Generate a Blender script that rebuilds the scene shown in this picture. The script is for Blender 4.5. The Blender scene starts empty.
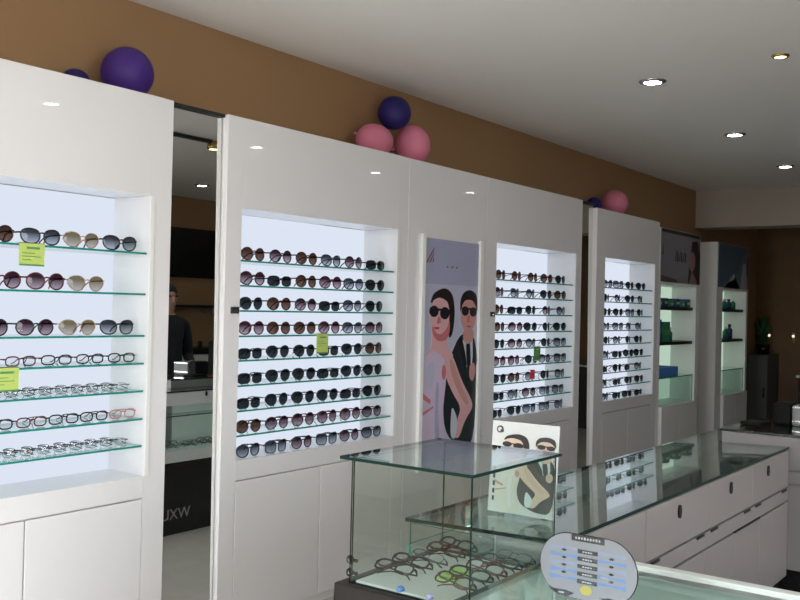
import bpy, bmesh, math, random
from mathutils import Vector, Matrix
random.seed(7)
S = bpy.context.scene
COL = S.collection
PI = math.pi
R = math.radians

# ------------------------------------------------------------------ materials
def new_mat(name):
    m = bpy.data.materials.new(name); m.use_nodes = True
    nt = m.node_tree; nt.nodes.clear()
    out = nt.nodes.new('ShaderNodeOutputMaterial')
    return m, nt, out
def P(name, col, rough=.5, metal=0, coat=0, coat_rough=.03, noise=None, bump=None, spec=.5, trans=0):
    m, nt, out = new_mat(name)
    b = nt.nodes.new('ShaderNodeBsdfPrincipled')
    b.inputs['Base Color'].default_value = (*col, 1)
    b.inputs['Roughness'].default_value = rough
    b.inputs['Metallic'].default_value = metal
    b.inputs['Coat Weight'].default_value = coat
    b.inputs['Coat Roughness'].default_value = coat_rough
    b.inputs['Specular IOR Level'].default_value = spec
    b.inputs['Transmission Weight'].default_value = trans
    if noise:
        sc, amt = noise
        tc = nt.nodes.new('ShaderNodeTexCoord'); n = nt.nodes.new('ShaderNodeTexNoise')
        n.inputs['Scale'].default_value = sc; n.inputs['Detail'].default_value = 4
        nt.links.new(tc.outputs['Object'], n.inputs['Vector'])
        r = nt.nodes.new('ShaderNodeValToRGB')
        r.color_ramp.elements[0].color = (*[c*(1-amt) for c in col], 1)
        r.color_ramp.elements[1].color = (*[min(1, c*(1+amt)) for c in col], 1)
        nt.links.new(n.outputs['Fac'], r.inputs['Fac']); nt.links.new(r.outputs['Color'], b.inputs['Base Color'])
    if bump:
        sc, st = bump
        tc = nt.nodes.new('ShaderNodeTexCoord'); n = nt.nodes.new('ShaderNodeTexNoise')
        n.inputs['Scale'].default_value = sc
        nt.links.new(tc.outputs['Object'], n.inputs['Vector'])
        bp = nt.nodes.new('ShaderNodeBump'); bp.inputs['Strength'].default_value = st; bp.inputs['Distance'].default_value = .01
        nt.links.new(n.outputs['Fac'], bp.inputs['Height']); nt.links.new(bp.outputs['Normal'], b.inputs['Normal'])
    nt.links.new(b.outputs['BSDF'], out.inputs['Surface'])
    return m
def EM(name, col, s):
    m, nt, out = new_mat(name)
    e = nt.nodes.new('ShaderNodeEmission'); e.inputs['Color'].default_value = (*col, 1); e.inputs['Strength'].default_value = s
    nt.links.new(e.outputs['Emission'], out.inputs['Surface']); return m
def GLASS(name, tint, f0=.045, gl=(1, 1, 1), grad=None):
    """thin sheet glass: tinted see-through plus mirror reflection that grows at grazing angles"""
    m, nt, out = new_mat(name)
    lw = nt.nodes.new('ShaderNodeLayerWeight'); lw.inputs['Blend'].default_value = .5
    p = nt.nodes.new('ShaderNodeMath'); p.operation = 'POWER'; p.inputs[1].default_value = 5
    nt.links.new(lw.outputs['Facing'], p.inputs[0])
    ma = nt.nodes.new('ShaderNodeMath'); ma.operation = 'MULTIPLY_ADD'; ma.inputs[1].default_value = 1-f0; ma.inputs[2].default_value = f0
    nt.links.new(p.outputs[0], ma.inputs[0])
    t = nt.nodes.new('ShaderNodeBsdfTransparent'); t.inputs['Color'].default_value = (*tint, 1)
    if grad:
        tc = nt.nodes.new('ShaderNodeTexCoord'); sx = nt.nodes.new('ShaderNodeSeparateXYZ')
        nt.links.new(tc.outputs['Generated'], sx.inputs[0])
        r = nt.nodes.new('ShaderNodeValToRGB')
        r.color_ramp.elements[0].color = (*grad, 1); r.color_ramp.elements[0].position = .05
        r.color_ramp.elements[1].color = (*tint, 1); r.color_ramp.elements[1].position = .75
        nt.links.new(sx.outputs['Z'], r.inputs['Fac']); nt.links.new(r.outputs['Color'], t.inputs['Color'])
    g = nt.nodes.new('ShaderNodeBsdfGlossy'); g.inputs['Roughness'].default_value = 0.0; g.inputs['Color'].default_value = (*gl, 1)
    mx = nt.nodes.new('ShaderNodeMixShader')
    nt.links.new(ma.outputs[0], mx.inputs[0]); nt.links.new(t.outputs[0], mx.inputs[1]); nt.links.new(g.outputs[0], mx.inputs[2])
    nt.links.new(mx.outputs[0], out.inputs['Surface']); return m

M = {}
M['lacquer'] = P('white_lacquer', (.785, .765, .78), .38, coat=.8, coat_rough=.015)
M['white'] = P('white_laminate', (.74, .74, .73), .4)
M['white_edge'] = P('white_edge', (.82, .82, .80), .35)
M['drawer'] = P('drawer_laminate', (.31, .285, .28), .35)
M['drawer_far'] = P('shaded_drawer_laminate', (.22, .21, .205), .35)  # drawer laminate darkened: dimness of the far end is put into the colour
M['counter_rim'] = P('counter_rim', (.62, .67, .65), .4)
M['tan'] = P('tan_paint', (.34, .20, .095), .7, noise=(1.2, .05))
M['ceil'] = P('ceiling_paint', (.80, .765, .74), .8, noise=(.7, .03))
M['soffit'] = P('soffit_paint', (.42, .37, .32), .8)
M['floor'] = P('floor_tile', (.62, .585, .54), .22, noise=(6, .12))
M['brown'] = P('brown_wood', (.16, .085, .028), .5, noise=(5, .3))
M['black'] = P('black_gloss', (.008, .008, .009), .25)
M['black_matte'] = P('black_matte', (.015, .015, .016), .6)
M['darkbrown'] = P('dark_brown_laminate', (.014, .011, .010), .4, spec=.25)
M['mirror'] = P('mirror_silver', (.76, .78, .76), .0, 1)
M['chrome'] = P('chrome', (.7, .7, .7), .12, 1)
M['metal_grey'] = P('grey_metal', (.35, .36, .37), .4, .7)
M['glass'] = GLASS('clear_glass', (.93, .97, .955))
M['glass_shelf'] = GLASS('shelf_glass', (.90, .97, .95))
M['glass_top'] = GLASS('counter_glass', (.84, .91, .89), .06)
M['glass_edge'] = P('glass_edge_green', (.02, .24, .20), .15)
M['glass_edge_dark'] = P('glass_edge_dark', (.008, .026, .022), .25, spec=.15)
M['glow'] = EM('backlit_panel', (.80, .87, 1.0), .90)
M['glow_green'] = EM('backlit_panel_green', (.60, .80, .64), .75)
M['lamp'] = EM('lamp_white', (.95, 1.0, .97), 60)
M['lamp_warm'] = EM('lamp_warm', (1.0, .85, .45), 9)
M['fill_tube_glow'] = EM('fill_tube_glow', (.9, 1.0, .95), 22)
M['black_soft'] = P('black_soft', (.006, .006, .006), .6, spec=.15)
M['lamp_dim'] = EM('lamp_dim', (1.0, .9, .7), 1.2)
M['grey_dark'] = P('dark_grey_laminate', (.10, .105, .10), .5)
M['purple'] = P('balloon_purple', (.055, .020, .19), .5, spec=.3)
M['indigo'] = P('balloon_indigo', (.022, .014, .12), .5, spec=.3)
M['pink'] = P('balloon_pink', (.68, .21, .31), .5, spec=.3)
M['tag'] = P('tag_green', (.50, .62, .16), .4)
M['tag_dark'] = P('tag_green_dark', (.10, .28, .10), .4)
M['lime'] = P('lime_card', (.42, .75, .13), .5)
M['red'] = P('red_plastic', (.62, .05, .06), .4)
M['blue'] = P('blue_plastic', (.07, .22, .62), .4)
M['navy'] = P('navy_plastic', (.02, .04, .16), .5)
M['violet'] = P('violet_card', (.45, .40, .78), .5)
M['green'] = P('green_box', (.015, .20, .10), .4)
M['leaf'] = P('leaf', (.02, .10, .03), .6)
M['yellow'] = P('yellow', (.42, .38, .09), .5)
M['skin'] = P('skin', (.45, .26, .18), .5)
M['jacket'] = P('jacket_cloth', (.010, .011, .016), .8)
M['trouser'] = P('trouser_cloth', (.012, .012, .014), .8)
M['hair'] = P('hair', (.012, .009, .008), .5)
M['signface'] = P('sign_face', (.20, .21, .235), .3)
M['signblue'] = P('sign_blue', (.10, .19, .40), .3)
M['signpale'] = P('sign_pale_blue', (.19, .235, .35), .3)
M['signpink'] = P('sign_pink', (.30, .22, .30), .3)
M['gold'] = P('gold_metal', (.5, .36, .12), .25, .9)
M['silver'] = P('silver_metal', (.5, .5, .52), .25, .9)
M['f_black'] = P('frame_black', (.012, .012, .014), .2)
M['f_brown'] = P('frame_brown', (.05, .02, .012), .2)
M['f_wine'] = P('frame_wine', (.10, .012, .02), .2)
M['f_pink'] = P('frame_pink', (.50, .16, .17), .25)
M['f_tan'] = P('frame_tan', (.35, .22, .14), .25)
M['f_slate'] = P('frame_slate', (.05, .055, .075), .25)
M['l_grey'] = GLASS('lens_grey', (.045, .05, .062), .05, (.5, .5, .5), (.52, .55, .62))
M['l_dark'] = GLASS('lens_dark', (.018, .022, .024), .05, (.5, .5, .5), (.045, .055, .06))
M['l_brown'] = GLASS('lens_brown', (.06, .028, .018), .05, (.5, .5, .5), (.22, .13, .10))
M['l_plum'] = GLASS('lens_plum', (.045, .016, .027), .05, (.5, .5, .5), (.50, .38, .43))
M['l_sand'] = GLASS('lens_sand', (.22, .18, .10), .05, (.5, .5, .5), (.62, .55, .47))
M['l_clear'] = GLASS('lens_clear', (.93, .94, .94), .05)

# ------------------------------------------------------------------ mesh builder
class MB:
    def __init__(s): s.v = []; s.f = []; s.m = []; s.sm = []
    def add(s, vs, fs, mi=0, smooth=False):
        o = len(s.v); s.v += [Vector(v) for v in vs]
        for f in fs: s.f.append([o+i for i in f]); s.m.append(mi); s.sm.append(smooth)
        return s
    def box(s, x0, x1, y0, y1, z0, z1, mi=0, em=None):
        """em: material of the four thin side faces when the box is a sheet (thinnest axis is normal)"""
        vs = [(x, y, z) for x in (x0, x1) for y in (y0, y1) for z in (z0, z1)]
        fs = [(0,1,3,2), (4,6,7,5), (0,4,5,1), (2,3,7,6), (0,2,6,4), (1,5,7,3)]
        if em is None: return s.add(vs, fs, mi)
        d = [abs(x1-x0), abs(y1-y0), abs(z1-z0)]; k = d.index(min(d))
        for i, f in enumerate(fs): s.add([vs[j] for j in f], [(0,1,2,3)], mi if i//2 == k else em)
        return s
    def obox(s, c, size, rz, mi=0):
        Mx = Matrix.Translation(c) @ Matrix.Rotation(rz, 4, 'Z')
        h = [a/2 for a in size]; o = len(s.v)
        s.box(-h[0], h[0], -h[1], h[1], -h[2], h[2], mi)
        for i in range(o, len(s.v)): s.v[i] = Mx @ s.v[i]
        return s
    def tube(s, pts, r, n=8, mi=0, closed=False, cap=True):
        pts = [Vector(p) for p in pts]; k = len(pts)
        rs = r if isinstance(r, (list, tuple)) else [r]*k
        vs = []; prev = None
        for i, p in enumerate(pts):
            a = pts[(i-1) % k] if (closed or i > 0) else p
            b = pts[(i+1) % k] if (closed or i < k-1) else p
            t = (b-a).normalized()
            if prev is None:
                u = t.orthogonal().normalized()
            else:
                u = (prev - t*prev.dot(t)).normalized()
            prev = u; w = t.cross(u)
            for j in range(n):
                an = 2*PI*j/n; vs.append(p + (u*math.cos(an)+w*math.sin(an))*rs[i])
        fs = []
        for i in range(k if closed else k-1):
            for j in range(n):
                a = i*n+j; b = i*n+(j+1) % n; c = ((i+1) % k)*n+(j+1) % n; d = ((i+1) % k)*n+j
                fs.append((a, b, c, d))
        if cap and not closed:
            fs.append(tuple(range(n-1, -1, -1))); fs.append(tuple((k-1)*n+j for j in range(n)))
        return s.add(vs, fs, mi, True)
    def lathe(s, prof, c=(0, 0, 0), n=24, mi=0, axis='Z'):
        vs = []; c = Vector(c)
        for r, z in prof:
            for j in range(n):
                an = 2*PI*j/n; vs.append(c + Vector((r*math.cos(an), r*math.sin(an), z)))
        fs = [(i*n+j, i*n+(j+1) % n, (i+1)*n+(j+1) % n, (i+1)*n+j) for i in range(len(prof)-1) for j in range(n)]
        return s.add(vs, fs, mi, True)
    def ball(s, c, r, n=24, m=14, mi=0):
        rx, ry, rz = r if isinstance(r, (tuple, list)) else (r, r, r); c = Vector(c); vs = []
        for i in range(m+1):
            th = PI*i/m
            for j in range(n):
                ph = 2*PI*j/n
                vs.append(c + Vector((rx*math.sin(th)*math.cos(ph), ry*math.sin(th)*math.sin(ph), -rz*math.cos(th))))
        fs = [(i*n+j, i*n+(j+1) % n, (i+1)*n+(j+1) % n, (i+1)*n+j) for i in range(m) for j in range(n)]
        return s.add(vs, fs, mi, True)
    def prism(s, poly, fr, d0, d1, mi=0, em=None):
        """poly: 2D outline; fr(u,v,d) -> 3D point; extruded from depth d0 to d1"""
        n = len(poly)
        vs = [fr(u, v, d0) for u, v in poly] + [fr(u, v, d1) for u, v in poly]
        s.add(vs, [tuple(range(n-1, -1, -1)), tuple(range(n, 2*n))], mi)
        s.add(vs, [(i, (i+1) % n, n+(i+1) % n, n+i) for i in range(n)], mi if em is None else em)
        return s
    def build(s, name, mats, parent=None, bevel=0):
        off = Vector((0, 0, 0)); inv = None
        if parent is not None:
            inv = world_of(parent).inverted()
        me = bpy.data.meshes.new(name)
        vs = [inv @ v for v in s.v] if inv is not None else s.v
        me.from_pydata([tuple(v) for v in vs], [], s.f); me.update()
        for m in (mats if isinstance(mats, (list, tuple)) else [mats]):
            me.materials.append(M[m] if isinstance(m, str) else m)
        for p, mi, sm in zip(me.polygons, s.m, s.sm): p.material_index = mi; p.use_smooth = sm
        bm = bmesh.new(); bm.from_mesh(me)
        bmesh.ops.remove_doubles(bm, verts=bm.verts, dist=1e-6)
        bmesh.ops.recalc_face_normals(bm, faces=bm.faces); bm.to_mesh(me); bm.free()
        o = bpy.data.objects.new(name, me); COL.objects.link(o)
        if parent is not None: o.parent = parent
        if bevel:
            b = o.modifiers.new('bevel', 'BEVEL'); b.width = bevel; b.segments = 2; b.limit_method = 'ANGLE'
        return o
def world_of(o):
    m = o.matrix_basis.copy()
    while o.parent: o = o.parent; m = o.matrix_basis @ m
    return m
def tag(o, label=None, cat=None, group=None, kind=None):
    if label: o['label'] = label
    if cat: o['category'] = cat
    if group: o['group'] = group
    if kind: o['kind'] = kind
    return o
def thing(name, label, cat, loc=(0, 0, 0), rz=0, group=None):
    o = bpy.data.objects.new(name, None); COL.objects.link(o)
    o.empty_display_size = .05; o.location = loc; o.rotation_euler = (0, 0, rz)
    return tag(o, label, cat, group)
def struct(name, mb, m):
    return tag(mb.build(name, m), kind='structure')
KIDS = {}
def copy_thing(root, loc, rot, label, group):
    r = root.copy(); COL.objects.link(r); r.location = loc; r.rotation_euler = rot
    r['label'] = label; r['group'] = group
    for ch in KIDS[root.name]:
        c = ch.copy(); COL.objects.link(c); c.parent = r
    return r

# ------------------------------------------------------------------ the room
XW, XR, YF, YB, ZC = -3.45, 2.5, -1.5, 12.4, 2.83
struct('floor', MB().box(XW-.1, XR+.1, YF-.1, YB+.1, -.1, 0), 'floor')
struct('ceiling', MB().box(XW-.1, XR+.1, YF-.1, YB+.1, ZC, ZC+.1), 'ceil')
struct('wall_left', MB().box(XW-.1, XW, YF-.1, YB+.1, 0, ZC), 'tan')
SY0, SY1, SZ0, SZ1 = -1.2, 1.9, .12, 2.5
mb = MB(); mb.box(XR, XR+.1, YF-.1, SY0, 0, ZC); mb.box(XR, XR+.1, SY1, YB+.1, 0, ZC); mb.box(XR, XR+.1, SY0, SY1, 0, SZ0); mb.box(XR, XR+.1, SY0, SY1, SZ1, ZC)
struct('wall_right', mb, 'tan')
mb = MB()
for y in (SY0, .33, SY1-.05): mb.box(XR+.02, XR+.08, y, y+.05, SZ0, SZ1)
mb.box(XR+.02, XR+.08, SY0, SY1, SZ0, SZ0+.05); mb.box(XR+.02, XR+.08, SY0, SY1, SZ1-.05, SZ1)
mb.box(XR+.045, XR+.055, SY0+.05, SY1-.05, SZ0+.05, SZ1-.05, 1)
struct('window_2', mb, ['metal_grey', 'glass'])
struct('wall_back', MB().box(XW, XR, YB, YB+.1, 0, ZC), 'brown')
# shop front with the daylight opening behind the photographer
WX0, WX1, WZ0, WZ1 = -2.35, -.8, .12, 2.5
mb = MB(); mb.box(XW, WX0, YF-.1, YF, 0, ZC); mb.box(WX1, XR, YF-.1, YF, 0, ZC)
mb.box(WX0, WX1, YF-.1, YF, WZ1, ZC); mb.box(WX0, WX1, YF-.1, YF, 0, WZ0)
struct('wall_front', mb, 'tan')
mb = MB()
for x in (WX0, -1.6, WX1-.05): mb.box(x, x+.05, YF-.08, YF-.02, WZ0, WZ1)
mb.box(WX0, WX1, YF-.08, YF-.02, WZ0, WZ0+.05); mb.box(WX0, WX1, YF-.08, YF-.02, WZ1-.05, WZ1)
mb.box(WX0+.05, WX1-.05, YF-.055, YF-.045, WZ0+.05, WZ1-.05, 1)
struct('window_1', mb, ['metal_grey', 'glass'])
struct('trim_1', MB().box(XW, XR, 10.05, 10.4, 2.43, ZC), 'soffit')

# ------------------------------------------------------------------ eyewear
def lens_outline(w, h, kind, n=26):
    pts = []
    for i in range(n):
        a = 2*PI*i/n; c, s_ = math.cos(a), math.sin(a)
        e = {'oval': 2.3, 'round': 2.0, 'square': 3.4, 'aviator': 2.3, 'slim': 2.8}[kind]
        x = w/2*math.copysign(abs(c)**(2/e), c); z = h/2*math.copysign(abs(s_)**(2/e), s_)
        if kind == 'aviator':
            if z < 0: x = x*(1-.25*(-z/(h/2))) - .1*w*(-z/(h/2))*.6
        if kind in ('square', 'oval'):
            x *= 1+.07*z/(h/2); z += .06*h*(x/(w/2))*.5
        pts.append((x, z))
    return pts
STYLES = {
 # name: (category, description, outline, lens w, lens h, gap, rim r, frame mat, lens mat, folded)
 'black_oval':  ('sunglasses', 'black oval sunglasses with grey faded lenses', 'oval', .060, .050, .016, .0026, 'f_black', 'l_grey'),
 'slate_square':('sunglasses', 'slate square sunglasses with grey faded lenses', 'square', .058, .050, .016, .0024, 'f_slate', 'l_grey'),
 'brown_round': ('sunglasses', 'brown round sunglasses with brown lenses', 'round', .056, .052, .018, .0026, 'f_brown', 'l_brown'),
 'wine_round':  ('sunglasses', 'wine round sunglasses with plum lenses', 'round', .058, .054, .018, .0026, 'f_wine', 'l_plum'),
 'tan_aviator': ('sunglasses', 'tan aviator sunglasses with sandy lenses', 'aviator', .060, .052, .018, .0016, 'f_tan', 'l_sand'),
 'dark_aviator':('sunglasses', 'dark aviator sunglasses with black lenses', 'aviator', .060, .052, .017, .0016, 'f_slate', 'l_dark'),
 'black_slim':  ('sunglasses', 'slim black sunglasses with black lenses', 'slim', .060, .042, .016, .0024, 'f_black', 'l_dark'),
 'black_plum':  ('sunglasses', 'black round sunglasses with plum lenses', 'round', .056, .052, .018, .0024, 'f_black', 'l_plum'),
 'opt_black':   ('eyeglasses', 'black rimmed eyeglasses', 'slim', .052, .034, .018, .0028, 'f_black', 'l_clear'),
 'opt_red':     ('eyeglasses', 'dark red rimmed eyeglasses', 'slim', .052, .034, .018, .0026, 'f_wine', 'l_clear'),
 'opt_pink':    ('eyeglasses', 'pale pink rimmed eyeglasses', 'slim', .052, .034, .018, .0024, 'f_pink', 'l_clear'),
 'opt_brown':   ('eyeglasses', 'brown rimmed eyeglasses', 'slim', .052, .036, .018, .0026, 'f_brown', 'l_clear'),
 'opt_wire':    ('eyeglasses', 'thin dark wire eyeglasses', 'slim', .050, .030, .018, .0013, 'f_black', 'l_clear'),
 'opt_metal':   ('eyeglasses', 'thin metal eyeglasses', 'slim', .050, .030, .018, .0011, 'f_slate', 'l_clear'),
}
PROTO = {}
def build_glasses(key, folded, loc, rot, label, group):
    cat, desc, kind, w, h, gap, rr, fm, lm = STYLES[key]
    if cat == 'sunglasses': w *= 1.17; h *= 1.10; rr *= 1.1
    root = thing(cat, label, cat, (0, 0, 0), 0, group)
    cz = h/2+rr
    half = gap/2+w/2
    def curve(x): return x*x*(1.75 if cat == 'sunglasses' else 1.0)     # wrap: the outer rim sits further back
    fr = MB()
    kids = []
    outl = lens_outline(w, h, kind)
    for sgn in (-1, 1):
        pts = [Vector((sgn*(half+x), curve(half+x), cz+z)) for x, z in outl]
        fr.tube(pts, rr, 6, 0, True)
    br = [Vector((x, curve(x)-.001, cz+h*.18+.004*math.cos(x/(gap/2+.003)*PI/2))) for x in [(-1+2*i/6)*(gap/2+.003) for i in range(7)]]
    fr.tube(br, rr*1.1, 6)
    hx = gap/2+w; hz = cz+h*.22
    for sgn in (-1, 1):                                    # end pieces that carry the hinges
        fr.tube([(sgn*(hx-.003), curve(hx), hz), (sgn*(hx+.004), curve(hx)+.002, hz), (sgn*(hx+.006), curve(hx)+.008, hz)], rr*1.25, 6)
    kids.append(fr.build('frame_front', fm, root))
    for sgn in (-1, 1):
        ln = MB(); n = len(outl)
        vs = [(sgn*half, curve(half)-.0035, cz)]
        for k in (.55, 1.0): vs += [(sgn*(half+x*k), curve(half+x*k)-(.0022 if k < 1 else 0), cz+z*k) for x, z in outl]
        fs = [(0, 1+i, 1+(i+1) % n) for i in range(n)]
        fs += [(1+i, 1+n+i, 1+n+(i+1) % n, 1+(i+1) % n) for i in range(n)]
        ln.add(vs, fs, 0, True); kids.append(ln.build('lens', lm, root))
        t = MB(); ty = curve(hx)+.008
        big = .0032 if cat == 'sunglasses' else .0024
        rad = [big, big, big*.85, big*.8, big*.9, big*.8]
        if not folded:
            pp = [(sgn*(hx+.006), ty, hz), (sgn*(hx+.007), ty+.03, hz), (sgn*(hx+.005), ty+.07, hz-.001), (sgn*(hx+.001), ty+.098, hz-.006), (sgn*(hx-.004), ty+.118, hz-.022), (sgn*(hx-.006), ty+.13, max(.003, hz-.036))]
        else:
            yo = ty+.003+(.006 if sgn > 0 else 0)
            pp = [(sgn*(hx+.006), ty, hz), (sgn*(hx+.002), yo+.004, hz), (sgn*(hx-.045), yo+.005, hz-.002), (sgn*(hx-.085), yo+.005, hz-.006), (sgn*(hx-.108), yo+.004, hz-.016), (sgn*(hx-.118), yo+.004, max(.004, hz-.027))]
        t.tube(pp, rad, 6); kids.append(t.build('temple', fm, root))
    KIDS[root.name] = kids
    root.location = loc; root.rotation_euler = rot
    return root
def glasses(key, loc, rot, label, group, folded=False, sc=1):
    k = (key, folded)
    if k in PROTO:
        r = copy_thing(PROTO[k], loc, rot, label, group); r.scale = (sc, sc, sc); return r
    PROTO[k] = build_glasses(key, folded, loc, rot, label, group); PROTO[k].scale = (sc, sc, sc); return PROTO[k]
ORD = ['', 'first', 'second', 'third', 'fourth', 'fifth', 'sixth', 'seventh', 'eighth', 'ninth', 'tenth', 'eleventh', 'twelfth', 'thirteenth', 'fourteenth', 'fifteenth', 'sixteenth', 'seventeenth', 'eighteenth']

# ------------------------------------------------------------------ display cabinets along the left wall
XF = -3.1; XB = -3.445; XN = -3.33
def cabinet(label, y0, y1, n0, n1, shelves, doors, ztop=2.34, lock=None, nz0=.785, nz1=1.93):
    t = thing('display_cabinet', label, 'cabinet', (XF-.17, (y0+y1)/2, 0), 0)
    b = MB()
    b.box(XB, XF, y0, n0, 0, ztop); b.box(XB, XF, n1, y1, 0, ztop)
    b.box(XB, XF, n0, n1, nz1, ztop); b.box(XB, XF, n0, n1, .696, nz0)
    b.box(XB, XF-.02, n0, n1, .0, .696); b.box(XB, XN-.006, n0, n1, nz0, nz1)
    b.build('body', 'lacquer', t, .002)
    MB().box(XN-.005, XN, n0+.001, n1-.001, nz0+.001, nz1-.001).build('light_panel', 'glow', t)
    # thin frame strip round the niche mouth
    f = MB()
    f.box(XF, XF+.006, n1, n1+.02, nz0-.0, nz1)
    f.build('niche_trim', 'white_edge', t, .001)
    for z in shelves:
        MB().box(XN+.01, XF-.012, n0+.002, n1-.002, z-.008, z, 0, 1).build('glass_shelf', ['glass_shelf', 'glass_edge'], t)
    for a, c in doors:
        MB().box(XF-.02, XF, a+.003, c-.003, .05, .690).build('door', 'lacquer', t, .002)
    if lock:
        l = MB(); l.box(XF, XF+.012, lock-.022, lock+.022, 1.452, 1.482); l.box(XF+.012, XF+.016, lock-.008, lock+.008, 1.458, 1.47, 1)
        l.build('cabinet_lock', ['black_matte', 'chrome'], t, .002)
    return t
XS = -3.135         # front line of eyewear on the shelves
SH = [1.697, 1.583, 1.468, 1.352, 1.24, 1.125, 1.01, .897]
cabinet('white gloss display cabinet nearest the camera, with eyeglasses and a dark purple balloon on top', .2, 2.585, .3, 2.475, [1.697, 1.53, 1.36, 1.247, 1.134, 1.02, .91], [(.3, 1.1), (1.1, 1.95), (1.95, 2.475)])
cabinet('white gloss sunglasses cabinet left of the tall fashion poster', 2.895, 4.276, 2.99, 4.17, SH, [(2.99, 3.575), (3.575, 4.17)], lock=2.955)
cabinet('white gloss sunglasses cabinet right of the tall fashion poster', 5.13, 6.52, 5.26, 6.41, SH, [(5.26, 5.83), (5.83, 6.41)], lock=5.215)
cabinet('white sunglasses cabinet under the farthest pink balloon', 6.785, 8.1, 6.95, 7.99, SH, [(6.95, 7.47), (7.47, 7.99)], 2.31)
cabl = {1: 'nearest cabinet', 2: 'cabinet left of the poster', 3: 'cabinet right of the poster', 4: 'farthest sunglasses cabinet'}

def shelf_row(cab, si, z, ys, keys, rot=PI/2, jit=.12, folded=False, from_right=False, x=XS, yaw=0, sc=1):
    n = len(ys); last = {}
    shelf = f'{ORD[si]} shelf' if si else 'bottom board'
    for i, y in enumerate(ys):
        k = keys[i % len(keys)]
        pos = n-i if from_right else i+1
        side = 'right' if from_right else 'left'
        d = STYLES[k][1].split(' with ')[0]
        lab = f'{d}, {ORD[pos]} from {side} on {shelf} of {cabl[cab]}'
        if pos == 1: lab = f'{d}, {side}most on {shelf} of {cabl[cab]}'
        if si: where = f'{ORD[si]} shelf'
        g = f'eyewear on the {shelf} of the {cabl[cab]}'
        glasses(k, (x, y, z+.001), (0, 0, rot+yaw+random.uniform(-jit, jit)), lab, g, folded, sc)
# nearest cabinet
c1 = 'second'
shelf_row(1, 1, 1.697, [1.455, 1.64, 1.825, 2.01, 2.185, 2.364], ['brown_round', 'black_oval', 'brown_round', 'black_oval', 'tan_aviator', 'black_oval'], from_right=True, jit=.04)
shelf_row(1, 2, 1.53, [1.48, 1.67, 1.855, 2.035, 2.21], ['wine_round', 'wine_round', 'wine_round', 'wine_round', 'tan_aviator'], from_right=True, jit=.04)
shelf_row(1, 3, 1.36, [1.45, 1.632, 1.814, 1.996, 2.178, 2.36], ['black_oval', 'wine_round', 'black_plum', 'black_plum', 'tan_aviator', 'black_oval'], from_right=True, jit=.04)
shelf_row(1, 4, 1.247, [1.505+.148*i for i in range(7)], ['opt_brown', 'opt_black', 'opt_black', 'opt_red', 'opt_black', 'opt_black', 'opt_black'], from_right=True, jit=.05, x=-3.15)
shelf_row(1, 6, 1.02, [1.57, 1.715, 1.86, 2.0, 2.135, 2.27, 2.405], ['opt_black', 'opt_red', 'opt_black', 'opt_red', 'opt_black', 'opt_black', 'opt_pink'], from_right=True, jit=.05, x=-3.15)
for si, z in ((5, 1.134), (7, .91)):
    shelf_row(1, si, z, [1.56+.07*i for i in range(13)], ['opt_metal', 'opt_wire', 'opt_metal', 'opt_metal', 'opt_wire'], from_right=True, jit=.07, folded=True, x=-3.205, yaw=-R(52), sc=.88)
# cabinet left of the poster
ROW2 = [
 ['brown_round', 'black_plum', 'brown_round', 'black_oval', 'black_plum', 'black_slim'],
 ['wine_round', 'black_slim', 'brown_round', 'wine_round', 'black_oval', 'dark_aviator'],
 ['dark_aviator', 'brown_round', 'black_plum', 'black_slim', 'black_oval', 'dark_aviator'],
 ['wine_round', 'brown_round', 'brown_round', 'wine_round', 'black_oval', 'black_plum'],
 ['black_slim', 'dark_aviator', 'dark_aviator', 'black_slim', 'dark_aviator', 'brown_round'],
 ['black_slim', 'dark_aviator', 'dark_aviator', 'black_slim', 'dark_aviator', 'dark_aviator'],
 ['black_slim', 'dark_aviator', 'dark_aviator', 'dark_aviator', 'black_slim', 'dark_aviator'],
 ['brown_round', 'black_plum', 'wine_round', 'wine_round', 'wine_round', 'black_plum'],
 ['black_oval', 'slate_square', 'black_plum', 'slate_square', 'black_plum', 'black_oval']]
for i, z in enumerate(SH+[.785]):
    ys = [3.107+.186*k+random.uniform(-.003, .003) for k in range(6)]
    shelf_row(2, (i+1) if i < 8 else 0, z, ys, ROW2[i], jit=.08)
K3 = ['black_slim', 'dark_aviator', 'black_oval', 'dark_aviator', 'slate_square', 'black_plum', 'brown_round']
for i, z in enumerate(SH+[.785]):
    ys = [5.38+.222*k+random.uniform(-.016, .016) for k in range(5)]
    ks = [random.choice(K3) for _ in range(5)]
    if i in (5,): ks[0] = 'wine_round'; ks[1] = 'wine_round'
    shelf_row(3, (i+1) if i < 8 else 0, z, ys, ks, jit=.18)
for i, z in enumerate(SH+[.785]):
    ys = [7.09+.23*k+random.uniform(-.018, .018) for k in range(4)]
    shelf_row(4, (i+1) if i < 8 else 0, z, ys, [random.choice(K3[:5]) for _ in range(4)], jit=.18)

# price tags that hang on the shelf edges
def price_tag(y, z, label, wy=.10, hz=.075, m=('tag', 'tag_dark')):
    t = thing('price_tag', label, 'price tag', (XF-.01, y, z-hz/2))
    b = MB(); b.box(XF-.0115, XF-.0075, y-wy/2, y+wy/2, z-hz, z+.009); b.box(XF-.03, XF-.0075, y-wy/2, y+wy/2, z+.007, z+.009)
    b.build('card', m[0], t)
    c = MB(); x0, x1 = XF-.0075, XF-.0068
    c.box(x0, x1, y-wy*.22, y+wy*.3, z-.014, z-.006)
    c.box(x0, x1, y-wy/2, y+wy/2, z-hz, z-hz+.006)
    for k, (a, b_) in enumerate(((-.4, .1), (-.4, .35), (-.4, -.05))): c.box(x0, x1, y+wy*a, y+wy*b_, z-.03-.012*k, z-.0275-.012*k)
    c.build('print', m[1], t)
price_tag(1.955, 1.692, 'yellow-green price card hanging from the top shelf of the nearest cabinet')
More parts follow.
